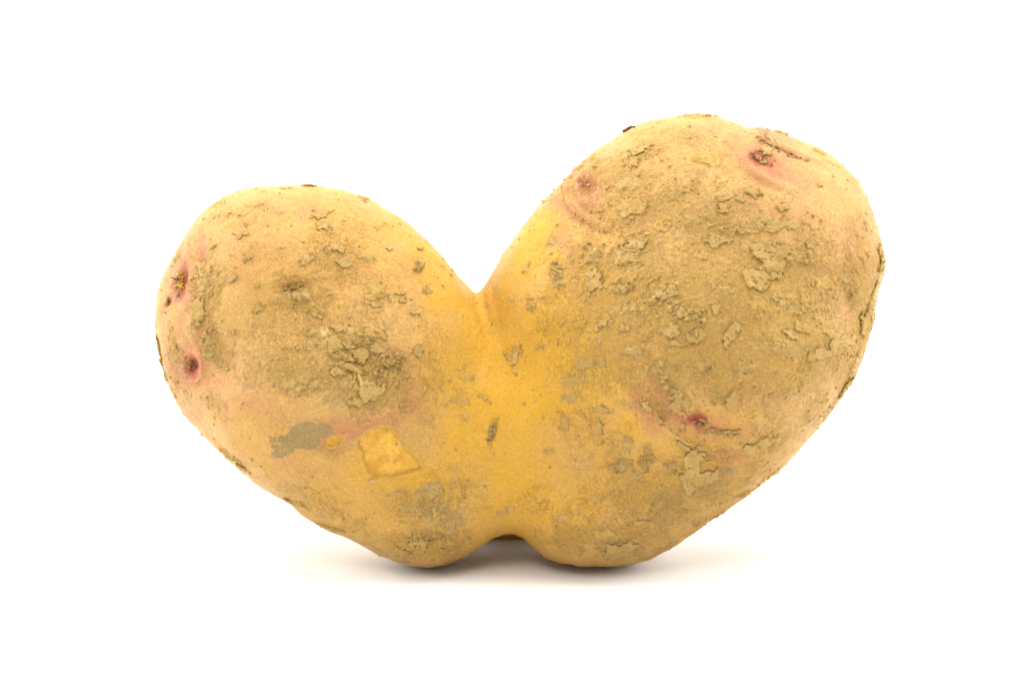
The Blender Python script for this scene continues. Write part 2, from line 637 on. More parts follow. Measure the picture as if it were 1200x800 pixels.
for a in ((985, 300, 50, 80, .42, 0), (930, 245, 70, 40, .45, 20), (255, 450, 50, 50, .45, 20), (215, 380, 36, 110, .45, 0), (880, 165, 60, 26, .45, 20), (218, 330, 30, 70, .75, 0), (235, 298, 7, 24, 1.3, 8), (224, 428, 30, 34, 1.0, 0), (240, 390, 18, 36, .7, -25), (300, 470, 70, 34, .45, 25),
          (222, 480, 26, 30, .5, 30), (365, 245, 26, 20, .55, 0), (320, 244, 26, 13, .45, 0), (458, 414, 20, 16, .7, 20), (474, 440, 8, 36, .5, 20),
          (478, 470, 22, 28, .55, 0), (405, 505, 70, 22, .7, -10), (340, 545, 60, 18, .4, 20), (490, 340, 20, 50, .25, -30), (690, 222, 30, 30, .9, 0),
          (668, 248, 40, 13, .8, 40), (650, 215, 16, 40, .35, 40), (895, 190, 46, 30, 1.0, 25), (925, 205, 46, 20, .65, 20), (905, 158, 40, 12, .75, 25),
          (960, 188, 30, 8, .5, 30), (880, 235, 40, 30, .35, 0), (905, 262, 30, 20, .4, 0), (800, 490, 52, 18, .85, 22), (775, 465, 12, 38, .85, -28),
          (850, 500, 40, 22, .6, 10), (752, 478, 16, 34, .8, -25), (850, 540, 40, 20, .6, 0), (900, 470, 40, 24, .35, 0), (665, 285, 16, 40, .5, -15),
          (800, 160, 40, 20, .3, 0), (985, 365, 26, 24, .5, 0), (990, 220, 26, 26, .35, 0), (975, 430, 14, 50, .4, 30), (745, 260, 50, 40, .35, 0),
          (700, 175, 60, 22, .25, -30), (1000, 290, 20, 50, .4, 0), (420, 340, 60, 50, .25, 0), (290, 300, 60, 60, .3, 0)):
    tint('pink', a[0], a[1], a[2] * 0.92, a[3] * 0.92, a[4] * 1.18, a[5])
# ---- dust
for a in ((390, 400, 100, 76, .52, 0), (425, 440, 46, 42, 1.1, 0), (350, 345, 50, 26, .6, 0), (400, 300, 46, 46, .55, 40), (345, 430, 60, 34, .7, 0),
          (240, 350, 18, 60, .95, 6), (252, 405, 16, 30, .85, -30), (205, 420, 12, 60, .6, -12), (245, 470, 40, 14, .45, 40), (285, 250, 60, 16, .45, -10),
          (500, 420, 30, 60, .35, 0), (510, 590, 56, 40, .5, 0), (380, 590, 90, 20, .45, 30), (500, 640, 70, 22, .7, 0), (540, 460, 40, 40, .3, 0),
          (745, 240, 90, 50, .7, 0), (780, 340, 130, 90, .9, 0), (900, 350, 120, 80, .85, 0), (820, 420, 130, 60, .8, 0), (940, 420, 70, 60, .9, 0),
          (720, 390, 60, 80, .7, 0), (690, 310, 30, 60, .7, 0), (735, 190, 80, 18, .85, -28), (850, 250, 70, 40, .6, 0), (800, 160, 60, 20, .5, 0),
          (700, 430, 50, 50, .55, 0), (760, 590, 90, 40, .65, -12), (820, 560, 50, 40, .9, 0), (720, 630, 90, 26, .75, 0), (900, 520, 80, 40, .5, -40),
          (1010, 330, 24, 90, .7, 0), (1000, 400, 30, 60, .8, 25), (680, 500, 46, 60, .35, 0), (835, 200, 40, 40, .45, 0), (960, 470, 40, 60, .5, 35),
          (720, 520, 30, 40, .4, 0), (640, 590, 50, 30, .35, 0), (320, 290, 60, 50, .22, 0), (560, 520, 40, 80, .25, 0), (850, 600, 90, 30, .5, -30)):
    tint('dust', a[0], a[1], a[2], a[3], a[4], a[5])
for a in ((505, 585, 40, 16, .8, 0), (520, 600, 30, 20, .8, 0), (485, 580, 30, 14, .7, 0), (775, 595, 40, 24, .7, -20), (690, 485, 14, 18, .25, 0),
          (648, 284, 8, 10, .9, 0), (418, 470, 26, 18, .5, 0), (890, 492, 12, 12, .7, 0), (840, 565, 36, 20, .7, -20), (530, 470, 20, 16, .4, 0),
          (720, 642, 36, 12, .6, 0), (235, 365, 12, 20, .7, 0), (735, 560, 30, 16, .5, 30), (400, 480, 30, 16, .45, 0), (940, 405, 50, 12, .5, -10),
          (500, 495, 18, 8, .5, 0), (350, 512, 40, 20, .35, 0), (520, 560, 30, 24, .4, 0)):
    tint('grey', a[0], a[1], a[2], a[3], a[4], a[5])
# ---- deep red and brown: pigment in eyes and scars, painted shade in the notch fold
tint('red', 688, 217, 10, 12, 1.25, 0)
tint('red', 680, 211, 4, 4, 1.0, 0)
tint('red', 893, 187, 18, 9, 0.95, 28)
tint('red', 818, 492, 14, 10, 1.1, 15)
tint('red', 800, 490, 12, 8, .5, 25)
tint('red', 836, 502, 12, 6, .6, 12)
tint('red', 224, 430, 12, 12, 0.9, 0)
tint('red', 226, 440, 12, 7, 0.7, 0)
tint('red', 210, 330, 9, 26, 0.8, 8)
tint('red', 196, 353, 7, 9, 0.75, 8)
tint('red', 890, 152, 18, 4, 0.5, 30)
tint('brown', 653, 320, 9, 20, 0.8, -6)
tint('brown', 578, 503, 5, 15, 0.9, 12)
tint('brown', 757, 532, 9, 22, 0.65, 20)
tint('brown', 343, 338, 16, 7, 0.7, -10)
tint('brown', 573, 372, 5, 22, 0.45, -22)  # shade of the fold below the notch, painted brown into the skin
tint('brown', 505, 628, 22, 10, 0.6, 0)
tint('brown', 440, 500, 44, 14, 0.62, -15)
tint('brown', 390, 524, 50, 22, 0.6, 5)
tint('brown', 330, 496, 50, 22, 0.45, 15)
tint('brown', 470, 480, 24, 20, 0.4, 0)
tint('brown', 343, 334, 14, 5, 0.9, -10)  # browner streak along the crack above the clods
tint('violet', 472, 428, 4, 22, 0.4, 12)
tint('violet', 405, 466, 14, 10, 0.45, 0)
tint('violet', 205, 348, 8, 9, 0.3, 20)
tint('brown', 211, 328, 6, 14, 0.9, 6)

# ---- eyes, pits, brows and creases
pit(688, 217, 13, 5.0, 1.0)
pit(680, 211, 3.0, 2.0)
ridge([(676, 196), (665, 212), (663, 230), (672, 246), (690, 258), (712, 269)], 2.6, 4.0, 2.2, 8.0)
pit(893, 188, 14, 5.5, 0.8, 0.6, -0.5)
ridge([(868, 180), (880, 198), (898, 210), (930, 222)], 2.0, 5.0, 1.2, 9.0)
ridge([(878, 156), (893, 162), (910, 172), (935, 182), (965, 188)], 3.2, 5.0)
ridge([(884, 163), (902, 172), (925, 182), (936, 187)], -3.0, 1.9, attr='brown', aval=0.9, awid=2.4)
ridge([(890, 152), (915, 158), (935, 168), (965, 184)], -2.0, 1.8, attr='brown', aval=0.7, awid=2.0)
ridge([(955, 178), (975, 190), (995, 203)], -1.6, 1.8, attr='brown', aval=0.6, awid=2.2)
pit(820, 493, 12, 5.5, 0.6, 0.85, -0.3)
pit(812, 494, 34, 4.0, 0.0, 0.5, -0.4)
ridge([(735, 440), (752, 462), (768, 484), (782, 502), (805, 520), (832, 531), (858, 534)], 3.2, 5.5, 2.4, 9.0)
pit(224, 427, 10, 7.0, 1.2)
ridge([(214, 446), (226, 449), (236, 440), (237, 425), (228, 410)], 2.0, 3.5)
pit(210, 330, 11, 9.0, 1.5, 2.2, -0.1)
pit(196, 353, 5, 4.0, 0.5)
ridge([(222, 275), (218, 300), (222, 330), (226, 360), (232, 395)], 2.2, 6.0)
ridge([(216, 380), (226, 400), (240, 420)], 1.5, 3.5)
pit(343, 337, 17, 9.0, 1.0, 0.55, 0.15)
pit(424, 440, 34, 8.0, 1.0)
for k, o_ in enumerate((0, 6, 11, 16)):
    ridge([(478 - o_, 398 + o_ * .6), (474 - o_, 420), (466 - o_, 446 - o_ * .1), (448 - o_ * .8, 472 - o_ * .5), (428 - o_ * .4, 490 - o_ * .7)],
          1.5 if k == 0 else 0.8, 2.2, 0.7, 3.0)
ridge([(420, 498), (440, 492), (462, 476)], 1.0, 2.0)
pit(578, 503, 4.5, 4.0, 0.8, 3.2, -0.2)
ridge([(561, 346), (568, 362), (577, 385), (588, 415), (592, 445)], -5.5, 10.0)
pit(546, 392, 30, -5.0)
pit(616, 372, 28, -4.0)
ridge([(562, 348), (572, 372), (582, 398)], -2.0, 3.5, attr='brown', aval=0.4, awid=3.0)  # crease line, its shade also tinted brown into the skin
ridge([(595, 400), (592, 440), (588, 480), (586, 520)], 2.0, 6.0)
pit(653, 318, 8, 2.6, 0.8, 2.0, 0.1)
pit(757, 532, 10, 3.0, 0.6, 1.8, -0.3)
pit(505, 630, 15, 4.0, 0.8, 0.6)
pit(300, 300, 70, -3.0)
pit(690, 560, 60, 3.0)
ridge([(640, 270), (660, 262), (690, 270), (720, 300)], 1.0, 8.0)
ridge([(700, 628), (760, 618), (820, 600), (870, 570)], 1.6, 9.0)
ridge([(985, 250), (993, 290), (996, 330), (990, 375)], -1.5, 6.0)

# ---- the skin is a little thicker and rough where the soil film lies
dust = np.clip(ATT['dust'], 0, 1)
gran = sstep(0.15, 0.6, fbm(B / 7.5, 41, 3) + 0.5 * dust - 0.2)
disp += dust * (gran * 1.0 + 0.35 * fbm(B / 3.2, 55, 2))
# peeled hollows
PEEL1 = np.array([(800, 170), (850, 120), (900, 95), (950, 90), (1000, 105), (1040, 150), (1055, 200), (1090, 240), (1140, 280), (1170, 340),
                  (1100, 360), (1000, 385), (900, 390), (860, 360), (840, 310), (825, 295), (835, 250), (800, 210)], float) / 5 + (260, 480)
PEEL2 = np.array([(612, 185), (640, 160), (700, 150), (717, 170), (690, 200), (640, 217), (613, 215)], float) / 5 + (260, 480)


def poly_sd(P, poly):
    """signed distance, positive inside"""
    d = np.full(len(P), 1e9)
    inside = np.zeros(len(P), bool)
    for i in range(len(poly)):
        a, b = poly[i], poly[(i + 1) % len(poly)]
        ba = b - a
        t = np.clip(((P - a) @ ba) / max(ba @ ba, 1e-9), 0, 1)
        d = np.minimum(d, np.linalg.norm(P - a - t[:, None] * ba, axis=1))
        c_ = (a[1] > P[:, 1]) != (b[1] > P[:, 1])
        xx = a[0] + (P[:, 1] - a[1]) * ba[0] / (ba[1] if abs(ba[1]) > 1e-9 else 1e-9)
        inside ^= c_ & (P[:, 0] < xx)
    return np.where(inside, d, -d)


front = BN[:, 2] > 0
for poly in (PEEL1, PEEL2):
    I = np.where(front & np.all((BP > poly.min(0) - 8) & (BP < poly.max(0) + 8), axis=1))[0]
    sd = poly_sd(BP[I], poly)
    disp[I] += -3.2 * sstep(-0.5, 1.6, sd) + 0.8 * np.exp(-((sd + 1.5) / 1.6) ** 2)
    for k in ('dust', 'grey', 'pink', 'brown'):
        ATT[k][I] *= sstep(0.5, -3, sd)

B2 = B + BN * disp[:, None]
N2 = normals(B2, BQ)

base = bpy.data.objects.new('potato', None)
base.empty_display_size = 0.02
col.objects.link(base)
base['label'] = 'heart-shaped yellow potato of two grown-together lobes, smeared with dry soil, on white table'
base['category'] = 'potato'
WB = to_world(B2)
WB[:, 2] = np.maximum(WB[:, 2], 0.0001)   # it rests flat on the table
zmin = WB[:, 2].min()
print('ZMIN', zmin, 'verts', len(WB), 'bbox', WB.min(0), WB.max(0))
body = mesh_from('tuber_body', WB, BQ, M_skin, base)
for k, v in ATT.items():
    a = body.data.attributes.new(k, 'FLOAT', 'POINT')
    a.data.foreach_set('value', np.clip(v, 0, 1.2).astype(np.float32))
bvh1 = make_bvh(B2, BQ)

# ------------------------------------------------------------------ soil crusts, flesh patches, buds
pid = [0]


def patch(name, cx, cy, rx, ry, rot=0.0, th=2.2, rag=0.45, style='plate', mat=None, poly=None, limb=False, step=0.95, edge=1.1, parent=None):
    """a ragged crust lying on the skin: it follows the surface, has its own thickness and broken edges"""
    pid[0] += 1
    sd_ = pid[0] * 7
    mat = mat or M_soil
    if poly is not None:
        lo, hi = poly.min(0) - 5, poly.max(0) + 5
        cx, cy = (lo + hi) / 2
        ex, ey = (hi - lo) / 2
        rmin = 9.0
    else:
        R_ = 1.45 * max(rx, ry) + 3
        c, s = abs(math.cos(math.radians(rot))), abs(math.sin(math.radians(rot)))
        ex = 1.5 * (rx * c + ry * s) + 3
        ey = 1.5 * (rx * s + ry * c) + 3
        rmin = min(rx, ry)
    gx = np.arange(-ex, ex + step, step)
    gy = np.arange(-ey, ey + step, step)
    GX, GY = np.meshgrid(gx, gy)
    A = np.stack([GX.ravel(), GY.ravel()], 1)
    if poly is not None:
        f = poly_sd(A + (cx, cy), poly)
    else:
        c, s = math.cos(math.radians(rot)), math.sin(math.radians(rot))
        a, b = (A[:, 0] * c + A[:, 1] * s) / rx, (-A[:, 0] * s + A[:, 1] * c) / ry
        f = (1 - np.sqrt(a * a + b * b)) * rmin
    N3 = np.stack([A[:, 0], A[:, 1], np.full(len(A), sd_ * 3.7)], 1)
    f = f + rag * rmin * fbm(N3 / (rmin * 0.8 + 1.5), sd_, 2) + 0.5 * rag * (rmin + 2) * fbm(N3 / (rmin * .28 + 1.4), sd_ + 3, 2) + 0.7 * noise(N3 / 1.9, sd_ + 4)
    if style == 'plate':
        # broken edges overhang a little: the flank folds back under the plate
        fg = f.reshape(GX.shape)
        gy_, gx_ = np.gradient(fg)
        gl = np.maximum(np.hypot(gx_, gy_), 0.2)
        out = np.clip(-f, 0, 1.6) * 1.8
        A = A + np.stack([(gx_ / gl).ravel() * out, (gy_ / gl).ravel() * out], 1)
    nz = fbm(N3 / (rmin * 0.5 + 2.5), sd_ + 1, 2)
    if style == 'plate':
        h = 1.05 * th * sstep(-1.5, edge * 0.5, f) * (0.82 + 0.25 * nz) + 0.18 * fbm(N3 / 3, sd_ + 2, 2)
        crack = np.abs(fbm(N3 / (rmin * 0.9 + 3), sd_ + 5, 2))
        h -= 0.8 * th * (sstep(0.05, 0.0, crack)) * (f > 1.0)
    elif style == 'film':
        h = th * sstep(-0.2, 0.9, f) + 0.12 * fbm(N3 / 4, sd_ + 2, 2)
    else:   # crumbly
        g1 = np.abs(fbm(N3 / 4.2, sd_ + 2, 2))
        h = th * sstep(-0.2, 2.0, f) * (0.35 + 1.15 * np.clip(0.75 - 1.1 * g1 + 0.6 * nz, -0.3, 1.4)) + 0.3 * fbm(N3 / 2.2, sd_ + 6, 2)
    h = np.where(f < -0.4, np.maximum(-1.4, h + (1.1 * th if style == 'plate' else 3) * 1.3 * (f + 0.4)), h)
    keep = f > -2.2
    if limb:
        p0, n0 = anchor(cx, cy)
        n0 = n0 / np.linalg.norm(n0)
        t1 = np.cross(np.array([0, 1.0, 0]), n0)
        t1 /= np.linalg.norm(t1)
        t2 = np.cross(n0, t1)
        org = p0 + n0 * 60
    ids = np.full(len(A), -1, int)
    pos = []
    for k in np.where(keep)[0]:
        if limb:
            o = org + t1 * A[k, 0] - t2 * A[k, 1]
            loc, nrm, _, dist = bvh1.ray_cast(Vector(o), Vector(-n0), 110)
        else:
            d = (Vector((A[k, 0] + cx - 600, 400 - A[k, 1] - cy, 0)) - CAMP).normalized()
            loc, nrm, _, dist = bvh1.ray_cast(CAMP, d)
        if loc is None:
            continue
        ids[k] = len(pos)
        pos.append(loc + nrm * h[k])
    if len(pos) < 9:
        return None
    ids = ids.reshape(GX.shape)
    q = np.stack([ids[:-1, :-1], ids[1:, :-1], ids[1:, 1:], ids[:-1, 1:]], -1).reshape(-1, 4)
    q = q[(q >= 0).all(1)]
    if not len(q):
        return None
    pos = np.array(pos)
    used = np.unique(q)
    rm = np.full(len(pos), -1)
    rm[used] = np.arange(len(used))
    pos, q = pos[used], rm[q]
    # orient outwards
    n_ = np.cross(pos[q[:, 2]] - pos[q[:, 0]], pos[q[:, 3]] - pos[q[:, 1]]).sum(0)
    if n_ @ (anchor(cx, cy)[1]) < 0:
        q = q[:, ::-1]
    return mesh_from(name, to_world(pos), q, mat, parent or base)


# flat, broken plates of dried soil: x, y, rx, ry, turn, thickness
PLATES = [
    (281, 266, 10, 11, 0, 2.2), (290, 299, 6, 10, 25, 1.6), (271, 325, 6, 5, -20, 3.0), (361, 303, 12, 6, -32, 1.7), (377, 249, 11, 9, 0, 1.6),
    (379, 264, 10, 6, 30, 1.6), (404, 306, 9, 7, 0, 1.8), (396, 290, 10, 5, 25, 2.2), (439, 340, 9, 10, 0, 1.4), (490, 409, 9, 8, 0, 2.4),
    (424, 417, 11, 9, 0, 3.2), (436, 458, 16, 12, 15, 2.8), (397, 433, 15, 6, 10, 2.6), (393, 402, 9, 8, 0, 2.0), (408, 402, 8, 9, 0, 2.2),
    (416, 470, 9, 7, 0, 2.0), (400, 383, 9, 5, 0, 1.8), (370, 367, 10, 6, 20, 1.8), (302, 360, 8, 6, 0, 1.6), (662, 496, 8, 10, -10, 2.0),
    (232, 366, 8, 17, -8, 1.7), (493, 636, 12, 7, 5, 3.2), (517, 632, 12, 8, -12, 3.0), (503, 622, 8, 5, 0, 2.4), (515, 600, 9, 8, 0, 1.6),
    (745, 287, 14, 7, -12, 2.8), (697, 328, 9, 12, 0, 1.8), (694, 337, 6, 6, 0, 2.4), (780, 343, 13, 8, -10, 3.0), (763, 353, 6, 4, -25, 3.0),
    (708, 377, 11, 5, -35, 1.7), (733, 384, 6, 4, 0, 1.8), (815, 393, 11, 9, 0, 2.8), (838, 362, 11, 6, 25, 1.8), (857, 389, 8, 13, 35, 3.2),
    (840, 282, 11, 8, 0, 2.2), (884, 225, 11, 6, 28, 3.0), (868, 233, 5, 6, 0, 2.2), (852, 231, 10, 4, -12, 1.6), (917, 242, 8, 5, 10, 2.4),
    (848, 244, 8, 5, 10, 2.2), (927, 264, 6, 5, -45, 1.6), (905, 262, 18, 9, 0, 1.5), (947, 287, 4, 4, 0, 2.0), (859, 466, 8, 11, 12, 3.4),
    (878, 526, 9, 7, -30, 1.8), (896, 515, 10, 6, -35, 1.7), (794, 474, 8, 9, 20, 2.0), (757, 474, 5, 10, -45, 1.6), (786, 387, 11, 9, 0, 1.7),
    (835, 186, 16, 8, 0, 1.4), (744, 189, 6, 8, 35, 1.8), (752, 175, 13, 5, -25, 2.0), (740, 244, 17, 11, -10, 1.7), (772, 262, 12, 9, 0, 1.4),
    (940, 383, 12, 7, 15, 1.6), (926, 391, 9, 4, 30, 2.0), (965, 331, 11, 6, 20, 1.3), (725, 644, 22, 9, -4, 1.8), (689, 637, 10, 7, 0, 1.6),
    (748, 612, 12, 4, -8, 1.5), (663, 606, 11, 8, 0, 1.6), (716, 624, 15, 6, 0, 1.4), (604, 417, 7, 17, 8, 1.5), (622, 352, 4, 10, -25, 2.2),
    (632, 346, 6, 4, 20, 1.4), (615, 314, 3, 9, 35, 2.0), (634, 406, 6, 4, -30, 1.6), (702, 499, 7, 9, 10, 1.6), (706, 479, 11, 4, 10, 2.0),
    (643, 527, 6, 4, 0, 1.6), (962, 414, 16, 8, -12, 2.0), (985, 400, 15, 9, -25, 2.2), (882, 358, 6, 4, 0, 1.2), (888, 370, 3, 3.5, 0, 2.2),
    (836, 335, 4, 4, 0, 1.5), (898, 176, 8, 5, 20, 2.6), (486, 366, 6, 4, 25, 2.0), (439, 357, 9, 4, 15, 1.8), (470, 645, 10, 5, 10, 1.5),
    (434, 628, 10, 4, 30, 1.2), (485, 580, 9, 5, 0, 1.2), (550, 442, 8, 4, -40, 1.3), (568, 466, 9, 4, 40, 1.4), (502, 489, 8, 6, 0, 1.2),
    (521, 451, 7, 8, 0, 1.2), (545, 487, 6, 4, 0, 1.2), (600, 596, 12, 4, -10, 1.3), (584, 602, 8, 4, -30, 1.3), (770, 594, 8, 5, -20, 2.2),
    (875, 430, 14, 6, -8, 1.4), (888, 492, 9, 9, 0, 1.0), (805, 470, 5, 8, -20, 1.8), (940, 224, 6, 3, 0, 1.0), (961, 216, 4, 4, 0, 1.6),
    (495, 455, 5, 4, 0, 1.2), (441, 408, 10, 7, 0, 1.8), (380, 322, 9, 5, 0, 1.2), (468, 343, 6, 3, 0, 1.8), (471, 351, 4, 3, 0, 1.8),
    (960, 303, 9, 6, 20, 1.4), (702, 246, 4, 3, 0, 2.0), (677, 262, 5, 4, 0, 1.3), (712, 219, 3, 3, 0, 1.6), (843, 213, 6, 4, 0, 1.2),
    (273, 389, 4, 3, 0, 2.0), (300, 334, 3.5, 3, 0, 2.0), (493, 291, 4, 3, 0, 2.0), (456, 291, 4, 3, 0, 1.6), (444, 263, 6, 3, -20, 1.4),
    (800, 500, 5, 5, 0, 3.0), (700, 582, 6, 6, 0, 1.4), (680, 598, 6, 4, 0, 1.4), (906, 232, 3, 3, 0, 1.2), (600, 350, 4, 7, 15, 1.2),
    (540, 470, 8, 5, 20, 1.0), (792, 402, 8, 4, 10, 1.6), (722, 275, 5, 4, 0, 1.4), (826, 300, 6, 4, 0, 1.2), (872, 440, 8, 4, 0, 1.2)]
for p_ in PLATES:
    if 500 < p_[0] < 690 and p_[1] > 280:
        patch('soil_crust', *p_[:2], p_[2] * 0.85, p_[3] * 0.85, p_[4], p_[5], style='crumb', rag=0.8, mat=M_thin)
    elif p_[5] < 1.5:
        patch('soil_crust', *p_[:5], p_[5] * 0.75, style='crumb', rag=0.9, mat=M_thin)
    else:
        patch('soil_crust', *p_[:2], p_[2] * 0.92, p_[3] * 0.92, p_[4], p_[5] * 0.85, style='plate', rag=0.45)
# crumbly, granular clods
CLODS = [
    (344, 341, 15, 7, -8, 3.6), (352, 347, 11, 7, 10, 3.4), (241, 400, 7, 12, -10, 3.0), (247, 417, 9, 5, 20, 3.2), (232, 312, 6, 12, -10, 2.4),
    (238, 330, 8, 12, 0, 1.8), (452, 424, 13, 9, 10, 3.4), (466, 418, 8, 6, 0, 3.0), (440, 435, 12, 6, 10, 3.4), (405, 418, 12, 8, 0, 3.0),
    (490, 313, 7, 6, 0, 3.4), (385, 292, 6, 5, 0, 3.0), (500, 337, 6, 5, 0, 2.0), (430, 300, 11, 4, 15, 1.8), (696, 296, 11, 11, 0, 3.2),
    (724, 333, 14, 7, 20, 2.6), (735, 300, 20, 9, -10, 2.0), (805, 368, 17, 9, 15, 3.0), (790, 356, 12, 7, 0, 2.4), (782, 452, 6, 14, -25, 3.4),
    (790, 462, 9, 8, 0, 3.2), (828, 427, 10, 8, 0, 2.6), (868, 431, 12, 5, 0, 2.4), (843, 464, 9, 8, 30, 2.2), (935, 302, 18, 7, 5, 2.2),
    (992, 318, 4, 18, 5, 2.4), (1000, 345, 4, 14, 0, 2.2), (730, 546, 13, 7, -10, 3.2), (735, 522, 6, 10, -10, 2.2), (788, 548, 11, 10, 0, 3.0),
    (758, 537, 7, 14, 15, 3.0), (653, 322, 7, 15, -6, 3.4), (735, 215, 16, 7, 0, 1.4), (820, 258, 16, 6, 0, 1.8), (870, 268, 24, 7, 0, 2.0),
    (504, 627, 18, 6, 0, 2.6), (484, 631, 5, 4, 0, 3.2), (480, 595, 11, 6, 0, 1.6), (505, 573, 12, 8, 10, 1.5), (430, 395, 22, 7, -10, 2.4),
    (380, 405, 18, 10, 0, 1.8), (350, 450, 26, 9, 0, 1.6), (410, 450, 11, 8, 0, 2.0), (360, 388, 10, 7, 0, 2.0), (690, 425, 14, 6, 0, 1.4),
    (740, 410, 14, 7, 0, 1.6), (770, 430, 14, 7, 0, 1.8), (930, 360, 18, 7, 10, 1.3), (975, 385, 12, 10, 0, 1.6), (905, 405, 14, 6, 0, 1.2),
    (672, 445, 14, 6, -20, 1.0), (730, 362, 12, 6, 0, 1.4), (775, 592, 10, 7, 0, 2.4), (690, 186, 14, 4, -38, 2.0), (697, 192, 10, 4, -30, 2.2),
    (815, 136, 14, 3, 0, 1.6), (300, 238, 12, 4, -15, 1.3), (252, 240, 10, 3, -25, 1.4), (530, 615, 14, 7, -20, 1.4), (843, 507, 18, 3, 5, 4.0),
    (648, 284, 6, 8, 0, 1.2), (668, 465, 9, 5, 0, 1.2), (450, 345, 9, 8, 0, 2.0), (576, 507, 4, 10, 14, 4.0), (915, 300, 8, 6, 0, 2.4),
    (790, 225, 12, 6, 10, 1.3), (850, 340, 12, 5, 10, 1.2), (910, 345, 12, 5, 0, 1.1), (620, 360, 3, 7, -20, 2.2)]
for p_ in CLODS:
    patch('soil_clod', *p_, style='crumb', rag=0.6)
# the three large crusts
BIG = np.array([(290, 150), (340, 120), (440, 100), (490, 120), (530, 170), (500, 260), (480, 310), (420, 350), (370, 410), (270, 370), (240, 290), (330, 270),
                (370, 240), (310, 200)], float) / 5 + (820, 260)
patch('soil_crust', 0, 0, 1, 1, poly=BIG, th=2.8, rag=0.25)
GREY = np.array([(280, 160), (330, 150), (385, 175), (380, 115), (440, 90), (500, 65), (560, 75), (620, 90), (662, 122), (600, 160), (540, 205), (510, 220),
                 (430, 215), (400, 280), (340, 280), (300, 260), (290, 210)], float) / 5 + (260, 480)
patch('clay_film', 0, 0, 1, 1, poly=GREY, th=1.0, rag=0.45, style='crumb', mat=M_grey)
LOW = np.array([(385, 455), (420, 470), (470, 500), (430, 530), (425, 600), (500, 590), (550, 570), (550, 610), (500, 650), (430, 690), (350, 735), (310, 660),
                (305, 610), (340, 570), (330, 500)], float) * (160 / 853) + (740, 440)
patch('soil_crust', 0, 0, 1, 1, poly=LOW, th=2.2, rag=0.3, mat=M_soil)
# crusts wrapping over the rim of the lobes
RIM = [(736, 151, 12, 5, 0, 2.6), (815, 132, 16, 5, 0, 1.8), (334, 220, 7, 4, 0, 2.0), (362, 219, 6, 4, 0, 2.6), (425, 232, 12, 4, 0, 2.0), (1030, 305, 6, 16, 0, 3.2),
       (1020, 350, 5, 26, 8, 2.2), (1012, 378, 9, 16, 10, 2.4), (990, 452, 6, 16, 28, 3.0), (1002, 428, 6, 16, 22, 2.2), (905, 552, 5, 14, 45, 1.8),
       (875, 576, 4, 12, 50, 2.0), (185, 412, 5, 14, -10, 2.4), (197, 445, 5, 16, -25, 1.8), (208, 300, 4, 10, 10, 1.6), (268, 530, 6, 14, -50, 1.8),
       (285, 545, 5, 7, -50, 2.4), (338, 587, 6, 7, -50, 2.4), (388, 618, 5, 18, -60, 1.8), (350, 590, 5, 12, -55, 1.6), (915, 156, 6, 12, -60, 1.8),
       (677, 196, 6, 10, 40, 1.5), (960, 178, 5, 9, -55, 1.6), (845, 600, 4, 9, 50, 1.5)]
for p_ in RIM:
    patch('soil_crust', *p_, style='plate' if p_[5] >= 2.4 else 'crumb', limb=True, rag=0.7, mat=M_dark if p_[0] == 736 else None)

# bare flesh where the skin has scuffed away, with the lifted skin edge round it
for poly in (PEEL1, PEEL2):
    fl = patch('scuffed_flesh', 0, 0, 1, 1, poly=poly.mean(0) + (poly - poly.mean(0)) * 0.95, th=0.3, rag=0.06, style='film', mat=M_flesh)
    fl['label'] = 'bare orange flesh where skin has scuffed off'


def lumps(name, specs, mat, parent=None, sub=2):
    """a cluster of small irregular grains: (x, y, lift, rx, ry, rz)"""
    VV, FF, o = [], [], 0
    import bmesh
    for (x, y, lift, a, b, c_) in specs:
        p, n = cast(bvh1, x, y)
        if p is None:
            continue
        bm = bmesh.new()
        bmesh.ops.create_icosphere(bm, subdivisions=sub, radius=1)
        P = np.array([v.co for v in bm.verts])
        F_ = np.array([[v.index for v in f.verts] for f in bm.faces])
        bm.free()
        P *= (1 + 0.32 * fbm(P * 1.6 + random.random() * 99, int(x), 2))[:, None]
        n = n / np.linalg.norm(n)
        t1 = np.cross([0, 1.0, 0.1], n)
        t1 /= np.linalg.norm(t1)
        t2 = np.cross(n, t1)
        an = random.random() * 6.3
        e1, e2 = t1 * math.cos(an) + t2 * math.sin(an), -t1 * math.sin(an) + t2 * math.cos(an)
        VV.append(p + n * lift + P[:, :1] * a * e1 + P[:, 1:2] * b * e2 + P[:, 2:] * c_ * n)
        FF.append(F_ + o)
        o += len(P)
    return mesh_from(name, to_world(np.concatenate(VV)), np.concatenate(FF), mat, parent or base)


def around(cx, cy, rx, ry, n, r0, r1, lift=0.5):
    out = []
    for _ in range(n):
        a, d = random.random() * 6.3, math.sqrt(random.random())
        r = random.uniform(r0, r1)
        out.append((cx + rx * d * math.cos(a), cy + ry * d * math.sin(a), lift, r, r * random.uniform(.6, 1), r * random.uniform(.6, .9)))
    return out


# sprout eyes: a bud of scales with crumbs of dark soil
def eye(cx, cy, rx, ry, n, rot=0.0, dark=6, r=(1.2, 2.8), label=None):
    c, s = math.cos(math.radians(rot)), math.sin(math.radians(rot))
    sp = [(cx + (x - cx) * c - (y - cy) * s, cy + (x - cx) * s + (y - cy) * c, *q) for (x, y, *q) in around(cx, cy, rx, ry, n, *r)]
    e = lumps('eye', sp, M_bud)
    if dark:
        lumps('eye_soil', [(cx + (x - cx) * c - (y - cy) * s, cy + (x - cx) * s + (y - cy) * c, *q) for (x, y, *q) in around(cx, cy, rx * 1.15, ry * 1.15, dark, r[0] * .8, r[1] * .8, 0.2)], M_dark, e)
    if label:
        e['label'] = label
    return e


